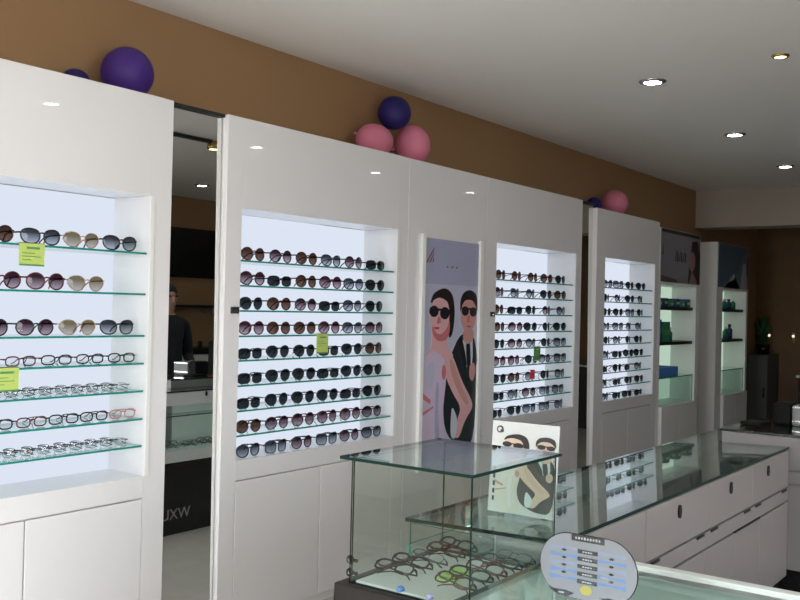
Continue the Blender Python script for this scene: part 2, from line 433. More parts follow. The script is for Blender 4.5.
price_tag(1.865, 1.242, 'yellow-green price card below black rimmed eyeglasses at the left picture edge', .10, .078)
price_tag(3.575, 1.347, 'yellow-green price card hanging in the cabinet left of the poster', .085, .09)
price_tag(5.86, 1.236, 'green price card hanging in the cabinet right of the poster', .09, .09, ('tag_dark', 'tag'))
price_tag(5.80, 1.075, 'small red card on a shelf right of the poster', .06, .055, ('red', 'pink'))

# wall mirrors between the cabinets
def mirror(y0, y1, label, tilt=0):
    t = thing('wall_mirror', label, 'mirror', (-3.17, (y0+y1)/2, 0))
    MB().box(-3.445, -3.145, y0+.002, y1-.002, 0, 2.335).build('backing', 'darkbrown', t)
    t2 = math.tan(tilt)
    g = MB(); zt, zb = 2.333, .0
    xm = lambda z: -3.130+(z-1.17)*t2
    vs = [(xm(zb)-.004, y0+.004, zb), (xm(zb)-.004, y1-.004, zb), (xm(zt)-.004, y1-.004, zt), (xm(zt)-.004, y0+.004, zt),
          (xm(zb), y0+.004, zb), (xm(zb), y1-.004, zb), (xm(zt), y1-.004, zt), (xm(zt), y0+.004, zt)]
    g.add(vs, [(0,1,2,3), (4,5,6,7), (0,1,5,4), (1,2,6,5), (2,3,7,6), (3,0,4,7)])
    g.build('mirror_glass', 'mirror', t)
    MB().box(-3.145, -3.118, y0+.002, y1-.002, 2.326, 2.34).build('top_rail', 'black_matte', t)
mirror(2.587, 2.893, 'tall narrow mirror strip between the two nearest white cabinets', -R(.36))
mirror(6.522, 6.783, 'tall narrow mirror strip left of the farthest sunglasses cabinet', -R(.36))

# ------------------------------------------------------------------ posters
def circ(cx, cy, rx, ry, n=20, a0=0, a1=2*PI): return [(cx+rx*math.cos(a0+(a1-a0)*i/(n if a1-a0 >= 6.28 else n-1)), cy+ry*math.sin(a0+(a1-a0)*i/(n if a1-a0 >= 6.28 else n-1))) for i in range(n)]
def pm(name, c): M[name] = P(name, c, .35); return name
def couple_art(fr, pal, d=.0):
    """man and woman in sunglasses, drawn in printed colour shapes; u 0..1 left to right, v in the same unit upwards from the foot"""
    pm_ = [pm(pal+'_'+k, c) for k, c in PAL[pal].items()]
    keys = list(PAL[pal].keys()); idx = {k: i for i, k in enumerate(keys)}
    b = MB(); st = .0004
    layer = [0]
    def sh(poly, k):
        layer[0] += 1
        if 4 < len(poly) < 16:
            for _ in range(2):
                n = len(poly); poly = [q for i in range(n) for q in ((poly[i][0]*.78+poly[(i+1) % n][0]*.22, poly[i][1]*.78+poly[(i+1) % n][1]*.22), (poly[i][0]*.22+poly[(i+1) % n][0]*.78, poly[i][1]*.22+poly[(i+1) % n][1]*.78))]
        b.prism(poly, fr, d, d+st*layer[0]/6+.0006, idx[k])
    return pm_, b, sh, idx
PAL = {
 'poster': dict(bg=(.46, .47, .60), bg2=(.36, .37, .52), skin=(.66, .38, .40), dress=(.58, .47, .62), dark=(.012, .014, .018), suit=(.018, .024, .028), shirt=(.55, .58, .68), hair=(.022, .014, .016), lip=(.45, .07, .11), logo=(.22, .09, .08), skin2=(.55, .28, .26), shade=(.52, .16, .18)),
 'card': dict(bg=(.60, .61, .60), bg2=(.62, .64, .63), skin=(.62, .46, .36), dress=(.60, .58, .52), dark=(.02, .022, .024), suit=(.045, .05, .052), shirt=(.56, .63, .66), hair=(.025, .02, .02), lip=(.30, .10, .10), logo=(.06, .06, .06), skin2=(.55, .40, .32), shade=(.42, .28, .22)),
}
def draw_couple(sh, W, Hh, card=False):
    # coordinates in poster pixels (58 wide, 245 high as seen), scaled to W x Hh
    def q(pts): return [(x/58*W, (1-y/245)*Hh) for x, y in pts]
    if not card:
        sh(q([(0, 0), (58, 0), (58, 50), (0, 50)]), 'bg2')
        for k in range(3): sh(q([(2+k*3, 27), (4+k*3, 27-k), (10, 12+k*5), (10, 9+k*5)]), 'logo')
        sh(q(circ(29, 30, 1, 1.4, 8)), 'logo'); sh(q(circ(34, 30, 1, 1.4, 8)), 'logo'); sh(q(circ(24, 30, .8, 1.2, 8)), 'logo')
    # man: suit, shirt, tie, head
    sh(q([(30, 128), (38, 108), (46, 104), (58, 112), (58, 235), (40, 235), (24, 215), (22, 160)]), 'suit')
    sh(q([(40, 112), (52, 108), (55, 116), (52, 150), (44, 140)]), 'shirt')
    sh(q([(46, 111), (50, 111), (52, 146), (48, 150), (46, 128)]), 'dark')
    sh(q([(43, 100), (54, 100), (54, 114), (47, 118), (42, 112)]), 'skin2')
    sh(q(circ(48, 82, 8.8, 21, 22)), 'skin2')
    sh(q([(38.5, 82), (38.5, 66), (42, 57), (50, 54), (57, 60), (58, 80), (56, 74), (52, 66), (44, 66), (40.5, 72)]), 'hair')
    sh(q(circ(44, 79, 4.0, 5.6, 16)), 'dark'); sh(q(circ(53, 80, 4.0, 5.6, 16)), 'dark'); sh(q([(40, 75), (57, 76), (57, 78.5), (40, 77.5)]), 'dark')
    sh(q([(46, 96), (51, 96), (50, 98), (47, 98)]), 'lip')
    # woman: hair, neck, dress, arm, face
    sh(q([(8, 74), (12, 58), (22, 53), (30, 60), (33, 80), (31, 105), (27, 112), (25, 80), (10, 78)]), 'hair')
    sh(q([(8, 92), (22, 100), (26, 120), (34, 132), (20, 142), (2, 132), (10, 118)]), 'skin')
    sh(q([(1, 132), (12, 122), (22, 132), (26, 140), (24, 170), (22, 195), (28, 245), (0, 245), (0, 160)]), 'dress')
    sh(q([(22, 122), (31, 128), (42, 160), (53, 182), (55, 192), (46, 206), (40, 226), (34, 222), (38, 204), (42, 190), (32, 172), (24, 152)]), 'skin')
    sh(q([(21, 140), (24, 140), (25, 152), (22, 158), (20, 150)]), 'shade')
    sh(q([(1, 168), (10, 178), (9, 182), (0, 174)]), 'shade'); sh(q([(2, 190), (13, 184), (12, 187), (2, 194)]), 'shade')
    sh(q([(32, 186), (39, 205), (36, 226), (31, 222), (31, 200)]), 'shirt')
    sh(q(circ(17, 84, 10, 22, 22)), 'skin')
    sh(q([(7, 72), (10, 60), (18, 55), (26, 60), (28, 76), (24, 68), (16, 64), (10, 68)]), 'hair')
    sh(q(circ(11, 80, 4.6, 6.4, 16)), 'dark'); sh(q(circ(22, 82, 5.0, 7, 16)), 'dark'); sh(q([(7, 76), (28, 78), (28, 80.5), (7, 78.5)]), 'dark')
    sh(q([(11, 97), (17, 97.5), (16, 100), (12, 100)]), 'lip')
    sh(q([(9, 94), (13, 104), (19, 106), (25, 98), (27, 88), (28, 100), (25, 112), (16, 114), (10, 106)]), 'shade')
    sh(q([(15, 86), (17.5, 86), (18, 93), (14, 94)]), 'shade'); sh(q([(47, 84), (49, 84), (50, 92), (46.5, 92.5)]), 'lip' if False else 'shade')
    sh(q([(28, 132), (33, 138), (41, 164), (50, 184), (48, 190), (38, 172), (30, 150)]), 'skin2')
    sh(q([(4, 140), (12, 134), (13, 150), (10, 168), (6, 160)]), 'bg'); sh(q([(14, 160), (18, 158), (17, 190), (20, 230), (14, 226)]), 'bg2')
    sh(q([(38, 112), (41, 110), (47, 138), (46, 150), (40, 130)]), 'dark'); sh(q([(53, 110), (55, 112), (58, 130), (58, 145), (54, 136)]), 'dark')
    # hands
    sh(q([(50, 142), (55, 138), (57, 150), (54, 162), (50, 156)]), 'skin2')

# panel with the tall poster
t = thing('wall_panel', 'plain white gloss panel carrying the tall fashion poster', 'panel', (-3.27, 4.7, 0))
b = MB(); b.box(XB, XF, 4.278, 5.128, .696, 2.34); b.box(XB, XF-.02, 4.278, 5.128, 0, .696); b.build('board', 'lacquer', t, .002)
MB().box(XF-.02, XF, 4.281, 5.125, .05, .690).build('door', 'lacquer', t, .002)
PY0, PY1, PZ0, PZ1 = 4.43, 5.03, .60, 1.905
t = thing('fashion_poster', 'tall poster of a couple in sunglasses between two white cabinets', 'poster', (XF+.006, (PY0+PY1)/2, PZ0))
frp = lambda u, v, d: Vector((XF+.005+d, PY0+u, PZ0+v))
pms, b, sh, idx = couple_art(frp, 'poster', 0)
b.box(XF+.001, XF+.005, PY0, PY1, PZ0, PZ1, idx['bg'])
draw_couple(sh, PY1-PY0, PZ1-PZ0)
b.build('print', pms, t)
for a in (PY0-.035, PY1): MB().box(XF, XF+.022, a, a+.035, PZ0-.05, PZ1+.02).build('frame_strip', 'white_edge', t, .003)

# ------------------------------------------------------------------ lit shelf units at the far end
PAL['hdrA'] = dict(a=(.20, .19, .22), b=(.02, .018, .02), c=(.28, .17, .16), d=(.06, .06, .07))
PAL['hdrB'] = dict(a=(.06, .11, .17), b=(.02, .025, .04), c=(.42, .42, .44), d=(.10, .16, .22))
def unit(label, y0, y1, n0, n1, ztop, pal, plabel, glab):
    t = thing('shelf_unit', label, 'shelf unit', (-3.27, (y0+y1)/2, 0))
    b = MB(); b.box(XB, XF, y0, n0, 0, ztop); b.box(XB, XF, n1, y1, 0, ztop); b.box(XB, XF, n0, n1, 1.76, ztop)
    b.box(XB, XF-.25, n0, n1, .66, 1.76); b.box(XB, XF-.02, n0, n1, 0, .66)
    b.build('body', 'white', t, .003)
    MB().box(XF-.25, XF-.245, n0+.002, n1-.002, .662, 1.758).build('light_panel', 'glow_green', t)
    for z in (1.235, 1.56):
        MB().box(XF-.24, XF-.03, n0+.002, n1-.002, z-.03, z).build('shelf', 'darkbrown', t)
    MB().box(XF-.24, XF-.02, n0+.002, n1-.002, .90, .91, 0, 1).build('glass_shelf', ['glass_shelf', 'glass_edge'], t)
    MB().box(XF-.026, XF-.02, n0+.002, n1-.002, .662, .90, 0, 1).build('glass_front', ['glass_top', 'glass_edge_dark'], t)
    m_ = (n0+n1)/2
    for a, c in ((n0, m_), (m_, n1)): MB().box(XF-.02, XF+.03, a+.003, c-.003, .06, .655).build('door', 'white', t, .003)
    h = thing('poster', plabel, 'poster', (XF+.006, (n0+n1)/2, 1.78))
    names = [pm(pal+'_'+k, c) for k, c in PAL[pal].items()]
    W, Hh = y1-y0-.06, ztop-1.79; b = MB(); fr = lambda u, v, d: Vector((XF+.006+d, y0+.03+u, 1.785+v))
    b.box(XF+.001, XF+.006, y0+.03, y0+.03+W, 1.785, 1.785+Hh, 0)
    def sh(p, k, l): b.prism([(x*W, y*Hh) for x, y in p], fr, 0, .0006*l, k)
    if pal == 'hdrA':
        sh([(0, .93), (1, .93), (1, 1), (0, 1)], 1, 1)
        sh([(.68, 0), (.72, .5), (.78, .85), (.92, .88), (1, .6), (1, 0)], 1, 1); sh(circ(.78, .45, .09, .2, 16), 2, 2); sh([(.7, 0), (.78, .25), (.9, .1), (.92, 0)], 2, 2)
        for x in (.36, .46, .56): sh([(x-.03, .42), (x+.01, .62), (x+.02, .62), (x-.015, .42)], 1, 2); sh([(x+.02, .40), (x+.055, .42), (x+.05, .60), (x+.035, .60)], 1, 2)
        sh([(0, .12), (.4, .06), (.4, .0), (0, 0)], 3, 1); sh([(.02, .5), (.06, .8), (.05, .5)], 1, 2)
    else:
        sh([(0, 0), (.5, .2), (.9, .9), (1, 1), (1, 0)], 3, 1); sh([(.72, 0), (.80, .6), (.92, .62), (.95, 0)], 2, 2); sh([(.92, .5), (.97, .8), (1, .8), (1, .2)], 1, 2); sh([(.2, 0), (.5, .35), (.7, 0)], 2, 1)
    b.build('print', names, h)
    # goods on the shelves
    def bottle(x, y, z, r, hh, m, lab):
        tt = thing('bottle', lab, 'bottle', (x, y, z), 0, glab)
        o = MB(); o.lathe([(0, 0), (r, 0), (r, hh*.62), (r*.45, hh*.75), (r*.45, hh*.82), (0, hh*.82)], (x, y, z), 14); o.build('bottle_body', m, tt)
        o = MB(); o.lathe([(0, hh*.82), (r*.55, hh*.82), (r*.55, hh), (0, hh)], (x, y, z), 14); o.build('cap', 'white_edge' if m == 'green' else 'black_matte', tt)
    return bottle
bot = unit('lit white shelf unit with green boxes and a grey poster above', 8.105, 9.20, 8.16, 9.10, 2.27, 'hdrA', 'grey fashion poster above the shelf unit with the blue tray', 'goods in the shelf unit with the blue tray')
def cbox(x0, x1, y0, y1, z0, z1, m, name, lab, cat, grp, m2='tag_dark'):
    t = thing(name, lab, cat, ((x0+x1)/2, (y0+y1)/2, z0), 0, grp)
    MB().box(x0, x1, y0, y1, z0, z1).build('carton', m, t, .003)
    MB().box(x1, x1+.001, y0+.01, y1-.01, z0+(z1-z0)*.35, z0+(z1-z0)*.6).build('label_print', m2, t)
G1 = 'goods in the shelf unit with the blue tray'
cbox(-3.30, -3.16, 8.25, 8.36, 1.236, 1.44, 'navy', 'carton', 'dark carton leftmost beside the green carton on the lit middle shelf', 'box', G1, 'green')
cbox(-3.30, -3.14, 8.37, 8.52, 1.236, 1.42, 'green', 'carton', 'tall green carton on the middle shelf above the blue tray', 'box', G1)
bot(-3.2, 8.66, 1.236, .03, .13, 'green', 'small green bottle right of the tall green carton')
for k in range(6):
    y = 8.24+.15*k
    cbox(-3.30, -3.15, y, y+.09, 1.561, 1.62+.02*(k % 2), ['green', 'navy'][k % 2], 'carton', f'small {"green" if k%2==0 else "navy"} carton, {ORD[k+1]} from left on top shelf above the blue tray', 'box', G1, 'tag')
t = thing('storage_tray', 'blue plastic tray on the glass shelf of the lit shelf unit', 'tray', (-3.22, 8.42, .911))
b = MB(); b.box(-3.31, -3.13, 8.20, 8.72, .911, .919); 
for a in ((-3.31, -3.304, 8.20, 8.72), (-3.136, -3.13, 8.20, 8.72), (-3.31, -3.13, 8.20, 8.206), (-3.31, -3.13, 8.714, 8.72)): b.box(*a, .911, 1.0)
b.build('bin', 'blue', t); MB().box(-3.30, -3.14, 8.21, 8.71, .92, .985).build('contents', 'navy', t)
bot2 = unit('lit white shelf unit at the far end under a blue poster', 9.72, 10.82, 9.92, 10.76, 2.25, 'hdrB', 'blue poster above the farthest lit shelf unit', 'bottles in the farthest shelf unit')
for k, (y, m) in enumerate(((10.02, 'navy'), (10.12, 'green'), (10.36, 'green'), (10.5, 'navy'))):
    bot2(-3.2, y, 1.236, .032, .13+.03*(k % 2), m, f'{"navy" if m=="navy" else "green"} bottle, {ORD[k+1]} from left on middle shelf of the farthest unit')
for k in range(5):
    bot2(-3.2, 10.0+.15*k, 1.561, .03, .11, ['green', 'navy'][k % 2], f'{["green","navy"][k%2]} bottle, {ORD[k+1]} from left on top shelf of the farthest unit')

# ------------------------------------------------------------------ balloons
def balloon(x, y, z, r, m, label, sq=(1, 1, 1), knot=(0, 0, -1)):
    t = thing('balloon', label, 'balloon', (x, y, z-r*sq[2]), 0, 'balloons on top of the cabinets')
    MB().ball((x, y, z), (r*sq[0], r*sq[1], r*sq[2]), 28, 18).build('balloon_skin', m, t)
    k = Vector(knot).normalized(); e = Vector((x, y, z))+Vector((k.x*r*sq[0], k.y*r*sq[1], k.z*r*sq[2]))
    MB().tube([e-k*.006, e+k*.006, e+k*.016], [.012, .005, .011], 10).build('knot', m, t)
balloon(-3.27, 2.474, 2.452, .110, 'purple', 'large purple balloon on the nearest cabinet', (1, 1, 1), (-1, .2, .1))
balloon(-3.36, 2.29, 2.392, .052, 'indigo', 'small dark balloon half hidden left of the large purple balloon', (1, 1.15, .98), (-1, -.3, .2))
balloon(-3.27, 4.165, 2.435, .095, 'pink', 'pink balloon lying left under the indigo balloon', (1, 1.32, 1), (-.6, -.5, .3))
balloon(-3.27, 4.345, 2.625, .098, 'indigo', 'indigo balloon resting on two pink balloons', (1, 1, 1.0), (-.3, -.2, -.8))
balloon(-3.26, 4.515, 2.462, .113, 'pink', 'round pink balloon right of the indigo balloon', (.95, 1, 1.06), (-.5, -.6, -.2))
balloon(-3.27, 7.50, 2.425, .113, 'pink', 'pink balloon on the farthest sunglasses cabinet', (1, 1, 1), (-1, .2, .1))
balloon(-3.29, 7.13, 2.375, .064, 'indigo', 'dark balloon beside the farthest pink balloon', (1, 1.25, 1), (-1, .2, .1))

# ------------------------------------------------------------------ ceiling lights
def downlight(x, y, label, warm=False, r=.062):
    t = thing('downlight', label, 'ceiling light', (x, y, ZC), 0, 'recessed ceiling downlights')
    z = ZC
    MB().lathe([(r*.80, z), (r*.80, z-.012), (r*1.02, z-.012), (r*1.24, z-.004), (r*1.24, z)], (x, y, 0), 28).build('trim_ring', 'gold' if warm else 'silver', t)
    MB().lathe([(0, z-.014), (r*.4, z-.013), (r*.80, z-.009), (r*.8, z-.001), (0, z-.001)], (x, y, 0), 24).build('lamp', 'lamp_warm' if warm else 'lamp', t)
RD = [(1.6, 'downlight above the nearest cabinet, out of frame'), (3.4, 'downlight above the sunglasses cabinet, just out of frame'), (5.17, 'large round white downlight nearest the camera'), (6.99, 'white downlight in the middle of the ceiling row'), (8.69, 'farthest white downlight, near the soffit')]
for x, (y, l) in zip((-2.04, -2.12, -2.19), RD[2:]): downlight(x, y, l)
downlight(-1.29, 4.98, 'small warm downlight at the upper right picture edge', True, .036)
for i, y in enumerate((3.7, 5.65, 7.3, 9.05)): downlight(-.5, y, f'white downlight over the staff aisle, {ORD[i+1]} from the shop front')
downlight(1.5, 6.9, 'white downlight seen in the nearest mirror')
t = thing('track_light', 'short black ceiling track with a spotlight seen in the nearest mirror', 'track light', (-.6, 4.9, ZC))
MB().box(-.62, -.585, 4.45, 5.12, ZC-.028, ZC).build('track', 'black_matte', t)
MB().lathe([(0, ZC-.01), (.05, ZC-.012), (.055, ZC-.06), (.045, ZC-.075), (.04, ZC-.072)], (-.6, 5.15, 0), 20).build('spot_head', 'gold', t)
MB().lathe([(0, ZC-.07), (.04, ZC-.07), (.04, ZC-.066), (0, ZC-.066)], (-.6, 5.15, 0), 20).build('lamp', 'lamp_warm', t)

# ------------------------------------------------------------------ counters
LX0, LX1, LY0, LY1, LZ = -1.47, -1.01, 2.045, 4.165, .95
t = thing('display_counter', 'long white counter with glass top and drawers facing the staff aisle', 'counter', (-1.24, 3.1, 0))
LY2, LX2 = 4.72, -1.305
MB().prism([(LX0, LY0), (LX1, LY0), (LX1, LY1), (LX2, LY1), (LX2, LY2), (LX0, LY2)], lambda u, v, d: Vector((u, v, LZ-.010+d+(u-LX1)*.032)), 0, .010, 0, 1).build('glass_top', ['glass_top', 'glass_edge_dark'], t)
XM = -1.20
b = MB(); b.box(XM, LX1-.012, LY0+.02, LY1, .40, .93)
b.box(LX2-.015, LX2-.002, LY1, LY2, .545, .925)                      # display floor and sill
b.build('body', 'drawer', t)
b = MB(); b.box(LX0+.01, XM, LY0+.02, LY1, .47, .545); b.box(LX0+.01, LX2-.016, LY1, LY2, .47, .545); b.build('display_floor', 'white', t)
b = MB(); b.box(XM-.004, XM-.001, LY0+.02, LY1-.002, .5455, .93); b.box(LX2-.019, LX2-.0155, LY1, LY2, .5455, .925); b.build('back_lining', 'white', t)
b = MB(); b.box(LX0+.004, LX0+.02, LY0+.30, LY2, .865, .922); b.box(LX0+.02, LX0+.024, LY0+.30, LY2, .844, .922); b.box(LX0+.0005, LX0+.005, LY0+.30, LY2, .842, .922); b.build('top_rail', 'white', t, .002)
MB().tube([(LX0+.0145, LY0+.32, .858), (LX0+.0145, LY2-.03, .858)], .005, 8).build('fill_tube', 'fill_tube_glow', t)  # unseen tube under the rail, added to brighten the showcase interior
b = MB(); b.box(LX0+.02, LX1-.03, LY0+.03, LY1, 0, .40); b.box(LX0+.02, XM, LY0+.03, LY1, .40, .47); b.box(LX0+.02, LX2-.002, LY1, LY2, 0, .47); b.build('plinth', 'black', t)
MB().box(LX0+.006, LX0+.012, LY0+.006, LY2, .545, .865, 0, 1).build('front_pane', ['glass', 'glass_edge'], t)
MB().box(LX0+.012, XM, LY0+.006, LY0+.012, .545, .922, 0, 1).build('end_pane', ['glass', 'glass_edge'], t)
MB().prism([(LX0+.02, LY0+.02), (XM-.01, LY0+.02), (XM-.01, LY1-.004), (LX2-.02, LY1-.004), (LX2-.02, LY2-.004), (LX0+.02, LY2-.004)], lambda u, v, d: Vector((u, v, .765+d)), 0, .008, 0, 1).build('glass_shelf', ['glass_shelf', 'glass_edge_dark'], t)
# front: drawers with oval locks, pull-outs and doors
seams = [LY0+.01, 2.583, 3.121, 3.64, LY1-.005]
locks = [0, 2.85, 3.365, 3.84]
for i in range(4):
    a, c = seams[i], seams[i+1]
    d = MB().box(LX1-.012, LX1, a+.002, c-.002, .785, .936).build('drawer', 'drawer', t, .0015)
    yy = locks[i]
    if not yy: continue
    l = MB(); l.prism(circ(yy, .890, .012, .021, 16), lambda u, v, dd: Vector((LX1+dd, u, v)), 0, .006); l.build('lock', 'black', d)
for a, c in ((LY0+.01, 2.583), (2.583, 3.121), (3.121, 3.64), (3.64, LY1-.005)):
    d = MB().box(LX1-.012, LX1, a+.002, c-.002, .727, .778).build('pull_out', 'drawer', t, .0015)
    for yy in (a+.07, c-.07) : MB().box(LX1, LX1+.004, yy-.035, yy+.035, .771, .7785).build('finger_slot', 'black_matte', d)
dr = [LY0+.01, 2.40, 2.75, 3.10, 3.43, 3.745, LY1-.005]
for i in range(6):
    MB().box(LX1-.012, LX1, dr[i]+.002, dr[i+1]-.002, .41, .719).build('door', 'drawer', t, .0015)
MB().box(LX1-.010, LX1+.002, 3.43, 3.745, .719, .7245).build('dark_strip', 'black_matte', t)
for yy in (3.05, 3.70, 4.33):
    l = MB(); l.prism(circ(yy, .905, .011, .018, 14), lambda u, v, dd: Vector((LX0+.004-dd, u, v)), 0, .005); l.build('lock', 'black', t)
# lettering on the customer side plinth
fc = bpy.data.curves.new('t', 'FONT'); fc.body = 'WXU'; fc.size = .10; fc.extrude = .001
fo = bpy.data.objects.new('t', fc); COL.objects.link(fo); bpy.context.view_layer.update()
me = bpy.data.meshes.new_from_object(fo.evaluated_get(bpy.context.evaluated_depsgraph_get()))
bpy.data.objects.remove(fo)
Mx = Matrix.Translation((LX0+.018, 4.22, .10)) @ Matrix(((0, 0, -1, 0), (-1, 0, 0, 0), (0, 1, 0, 0), (0, 0, 0, 1)))
me.transform(world_of(t).inverted() @ Mx); me.materials.clear(); me.materials.append(M['silver'])
o = bpy.data.objects.new('lettering', me); COL.objects.link(o); o.parent = t; o['label'] = 'silver lettering on the black base'
# eyewear lying in the long counter
kk = ['opt_black', 'opt_red', 'opt_metal', 'opt_brown', 'opt_black', 'opt_metal']
for r_, x in enumerate((-1.435, -1.375, -1.275)):
    for i in range(17 if r_ < 2 else 13):
        y = 2.14+.150*i+.03*r_
        k = kk[(i*2+r_) % 6]
        lab = f'{STYLES[k][1]}, {ORD[i+1]} in the {["front", "middle", "rear"][r_]} row inside the long counter'
        glasses(k, (x+random.uniform(-.005, .005), y, .566), (R(-42), 0, -PI/2+random.uniform(-.10, .10)), lab, 'eyeglasses inside the long counter', True)

# far counter across the end of the aisle
t = thing('counter', 'white counter with a dark glass top at the far right', 'counter', (-.3, 4.45, 0))
FX0, FX1, FY0, FY1, FZ = -1.30, 1.2, 4.172, 4.70, 1.0
MB().box(FX0, FX1, FY0-.004, FY1, FZ-.010, FZ, 0, 1).build('glass_top', ['glass_top', 'black'], t)
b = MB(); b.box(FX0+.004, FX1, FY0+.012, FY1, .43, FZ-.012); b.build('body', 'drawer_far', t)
MB().box(FX0+.005, FX1, FY0+.02, FY1-.02, FZ-.0119, FZ-.0112).build('top_lining', 'darkbrown', t)
b = MB(); b.box(FX0+.02, FX1, FY0+.04, FY1, 0, .43); b.build('plinth', 'black', t)
for a, c in ((FX0+.004, -.42), (-.42, .45), (.45, FX1)):
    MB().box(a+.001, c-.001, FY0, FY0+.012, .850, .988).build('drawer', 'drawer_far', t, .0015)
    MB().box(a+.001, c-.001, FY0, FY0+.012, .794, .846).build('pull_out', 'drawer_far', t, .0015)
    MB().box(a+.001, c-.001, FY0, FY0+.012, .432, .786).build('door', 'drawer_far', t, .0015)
# near counter on the photographer's side
t = thing('counter', 'near glass-topped counter with a pale rear rim at the lower right', 'counter', (-.2, 1.7, 0))
NX0, NX1, NY0, NY1, NZ = -.992, 1.0, 1.36, 2.02, .93
MB().box(NX0, NX1, NY0, NY1-.03, NZ-.010, NZ, 0, 1).build('glass_top', ['glass_top', 'glass_edge_dark'], t)
b = MB(); b.box(NX0, NX1, NY1-.03, NY1, .50, NZ+.012); b.build('rear_rim', 'counter_rim', t, .003)
b = MB(); b.box(NX0+.006, NX1, NY0+.02, NY1-.03, .50, .80); b.box(NX0+.006, NX0+.02, NY0+.02, NY1-.03, .80, NZ-.011); b.box(NX1-.012, NX1, NY0+.02, NY1-.03, .80, NZ-.011); b.build('body', 'counter_rim', t)
MB().box(NX0+.02, NX1-.012, NY0+.022, NY0+.028, .80, NZ-.011, 0, 1).build('front_pane', ['glass', 'glass_edge'], t)
MB().box(NX0+.02, NX1, NY0+.04, NY1, 0, .50).build('plinth', 'black', t)

# ------------------------------------------------------------------ glass showcase on the corner
BX0, BX1, BY0, BY1, BZ0, BZ1 = -1.312, -1.0, 1.618, 1.992, .893, 1.167
t = thing('glass_showcase', 'square glass showcase with eyeglasses on a dark base in the foreground', 'showcase', (-1.156, 1.82, 0))
MB().box(BX0-.022, BX1+.012, BY0-.016, BY1+.004, BZ1-.007, BZ1, 0, 1).build('top_pane', ['glass_top', 'glass_edge_dark'], t)
g = ['glass', 'glass_edge_dark']
MB().box(BX0, BX1, BY0, BY0+.0045, BZ0-.05, BZ1-.0072, 0, 1).build('front_pane', g, t)
MB().box(BX0, BX1, BY1-.006, BY1, BZ0-.05, BZ1-.0072, 0, 1).build('rear_pane', g, t)
MB().box(BX0, BX0+.0045, BY0+.006, BY1-.006, BZ0-.05, BZ1-.0072, 0, 1).build('side_pane', g, t)
MB().box(BX1-.0045, BX1, BY0+.006, BY1-.006, BZ0-.05, BZ1-.0072, 0, 1).build('side_pane', g, t)
MB().box(BX0+.012, BX1-.008, BY0+.008, BY1-.03, BZ0-.006, BZ0).build('display_board', 'counter_rim', t, .002)
b = MB(); b.box(BX0-.026, BX1-.003, BY0-.02, BY1+.01, 0, BZ0-.052); b.box(BX0+.006, BX1-.006, BY0+.006, BY1-.007, BZ0-.052, BZ0-.007); b.box(BX0+.007, BX1-.007, BY1-.03, BY1-.007, BZ0-.007, BZ0); b.box(BX0-.026, BX1-.003, BY0-.02, BY0-.001, BZ0-.052, BZ0-.006); b.box(BX0-.026, BX0-.001, BY0-.001, BY1+.01, BZ0-.052, BZ0-.006)
b.build('base', 'darkbrown', t, .002)
for k in (0, 1):
    b = MB(); z = .906+.028*k
    b.ball((BX0-.008, BY0+.012, z), (.009, .009, .010), 14, 8); b.tube([(BX0-.009, BY0+.012, z), (BX0+.012, BY0+.012, z)], .004, 8)
    b.build('pane_clip', 'black', t)
BS = 'eyeglasses in the glass showcase'
cols = [(-1.235, ['opt_black', 'opt_black', 'opt_metal', 'opt_brown', 'opt_black']), (-1.080, ['opt_brown', 'opt_black', 'opt_red', 'opt_black', 'opt_metal'])]
for ci, (x, ks) in enumerate(cols):
    for i, k in enumerate(ks):
        y = 1.665+.066*i
        lab = f'{STYLES[k][1]}, {ORD[i+1]} from the front in the {"left" if ci==0 else "right"} row of the glass showcase'
        glasses(k, (x+random.uniform(-.005, .005), y-.005, BZ0+.0245), (R(-58), 0, R([-6, -10][ci])+random.uniform(-.10, .10)), lab, BS, True, .84)
def flat(name, lab, cat, x, y, z, sx, sy, rz, m, m2=None):
    t = thing(name, lab, cat, (x, y, z), rz)
    MB().obox((x, y, z+.001), (sx, sy, .002), rz).build('card', m, t)
    b = MB()
    for k in range(3): b.obox((x, y+(-.3+.25*k)*sy, z+.0023), (sx*.7, sy*.06, .0006), rz)
    b.build('print', m2 or 'tag_dark', t)
flat('price_card', 'lime green card lying in the middle of the glass showcase', 'price card', -1.152, 1.80, BZ0+.0005, .05, .11, R(12), 'lime')
def dot(lab, x, y, z, r, m):
    o = MB().lathe([(0, 0), (r, 0), (r, r*.6), (r*.6, r*1.0), (0, r*1.0)], (x, y, z), 14).build('sticker', m)
    tag(o, lab, 'sticker', 'coloured markers in the glass showcase')
dot('blue round marker at the front of the glass showcase', -1.178, 1.628, BZ0+.0005, .009, 'blue')
dot('red round marker at the back of the glass showcase', -1.135, 1.955, BZ0+.0005, .009, 'red')
dot('violet round marker right of the blue one in the glass showcase', -1.10, 1.626, BZ0+.0005, .008, 'violet')

# ------------------------------------------------------------------ small advertising card on the long counter
CW, CH = .200, .245
cx, cy = -1.225, 2.235
LZ = .9465
t = thing('photo_card', 'white advertising card of a couple in sunglasses standing on the long counter', 'card', (cx, cy, LZ), R(2))
ca, sa = math.cos(R(2)), math.sin(R(2))
lean = .09
def frc(u, v, d):
    uu = u-CW/2; dep = -(d+.0015)+v*lean
    return Vector((cx+uu*ca-dep*sa, cy+uu*sa+dep*ca, LZ+.001+v))
pms, b, sh, idx = couple_art(frc, 'card', 0)
b.prism([(0, 0), (CW, 0), (CW, CH), (0, CH)], frc, -.003, 0, idx['bg'])
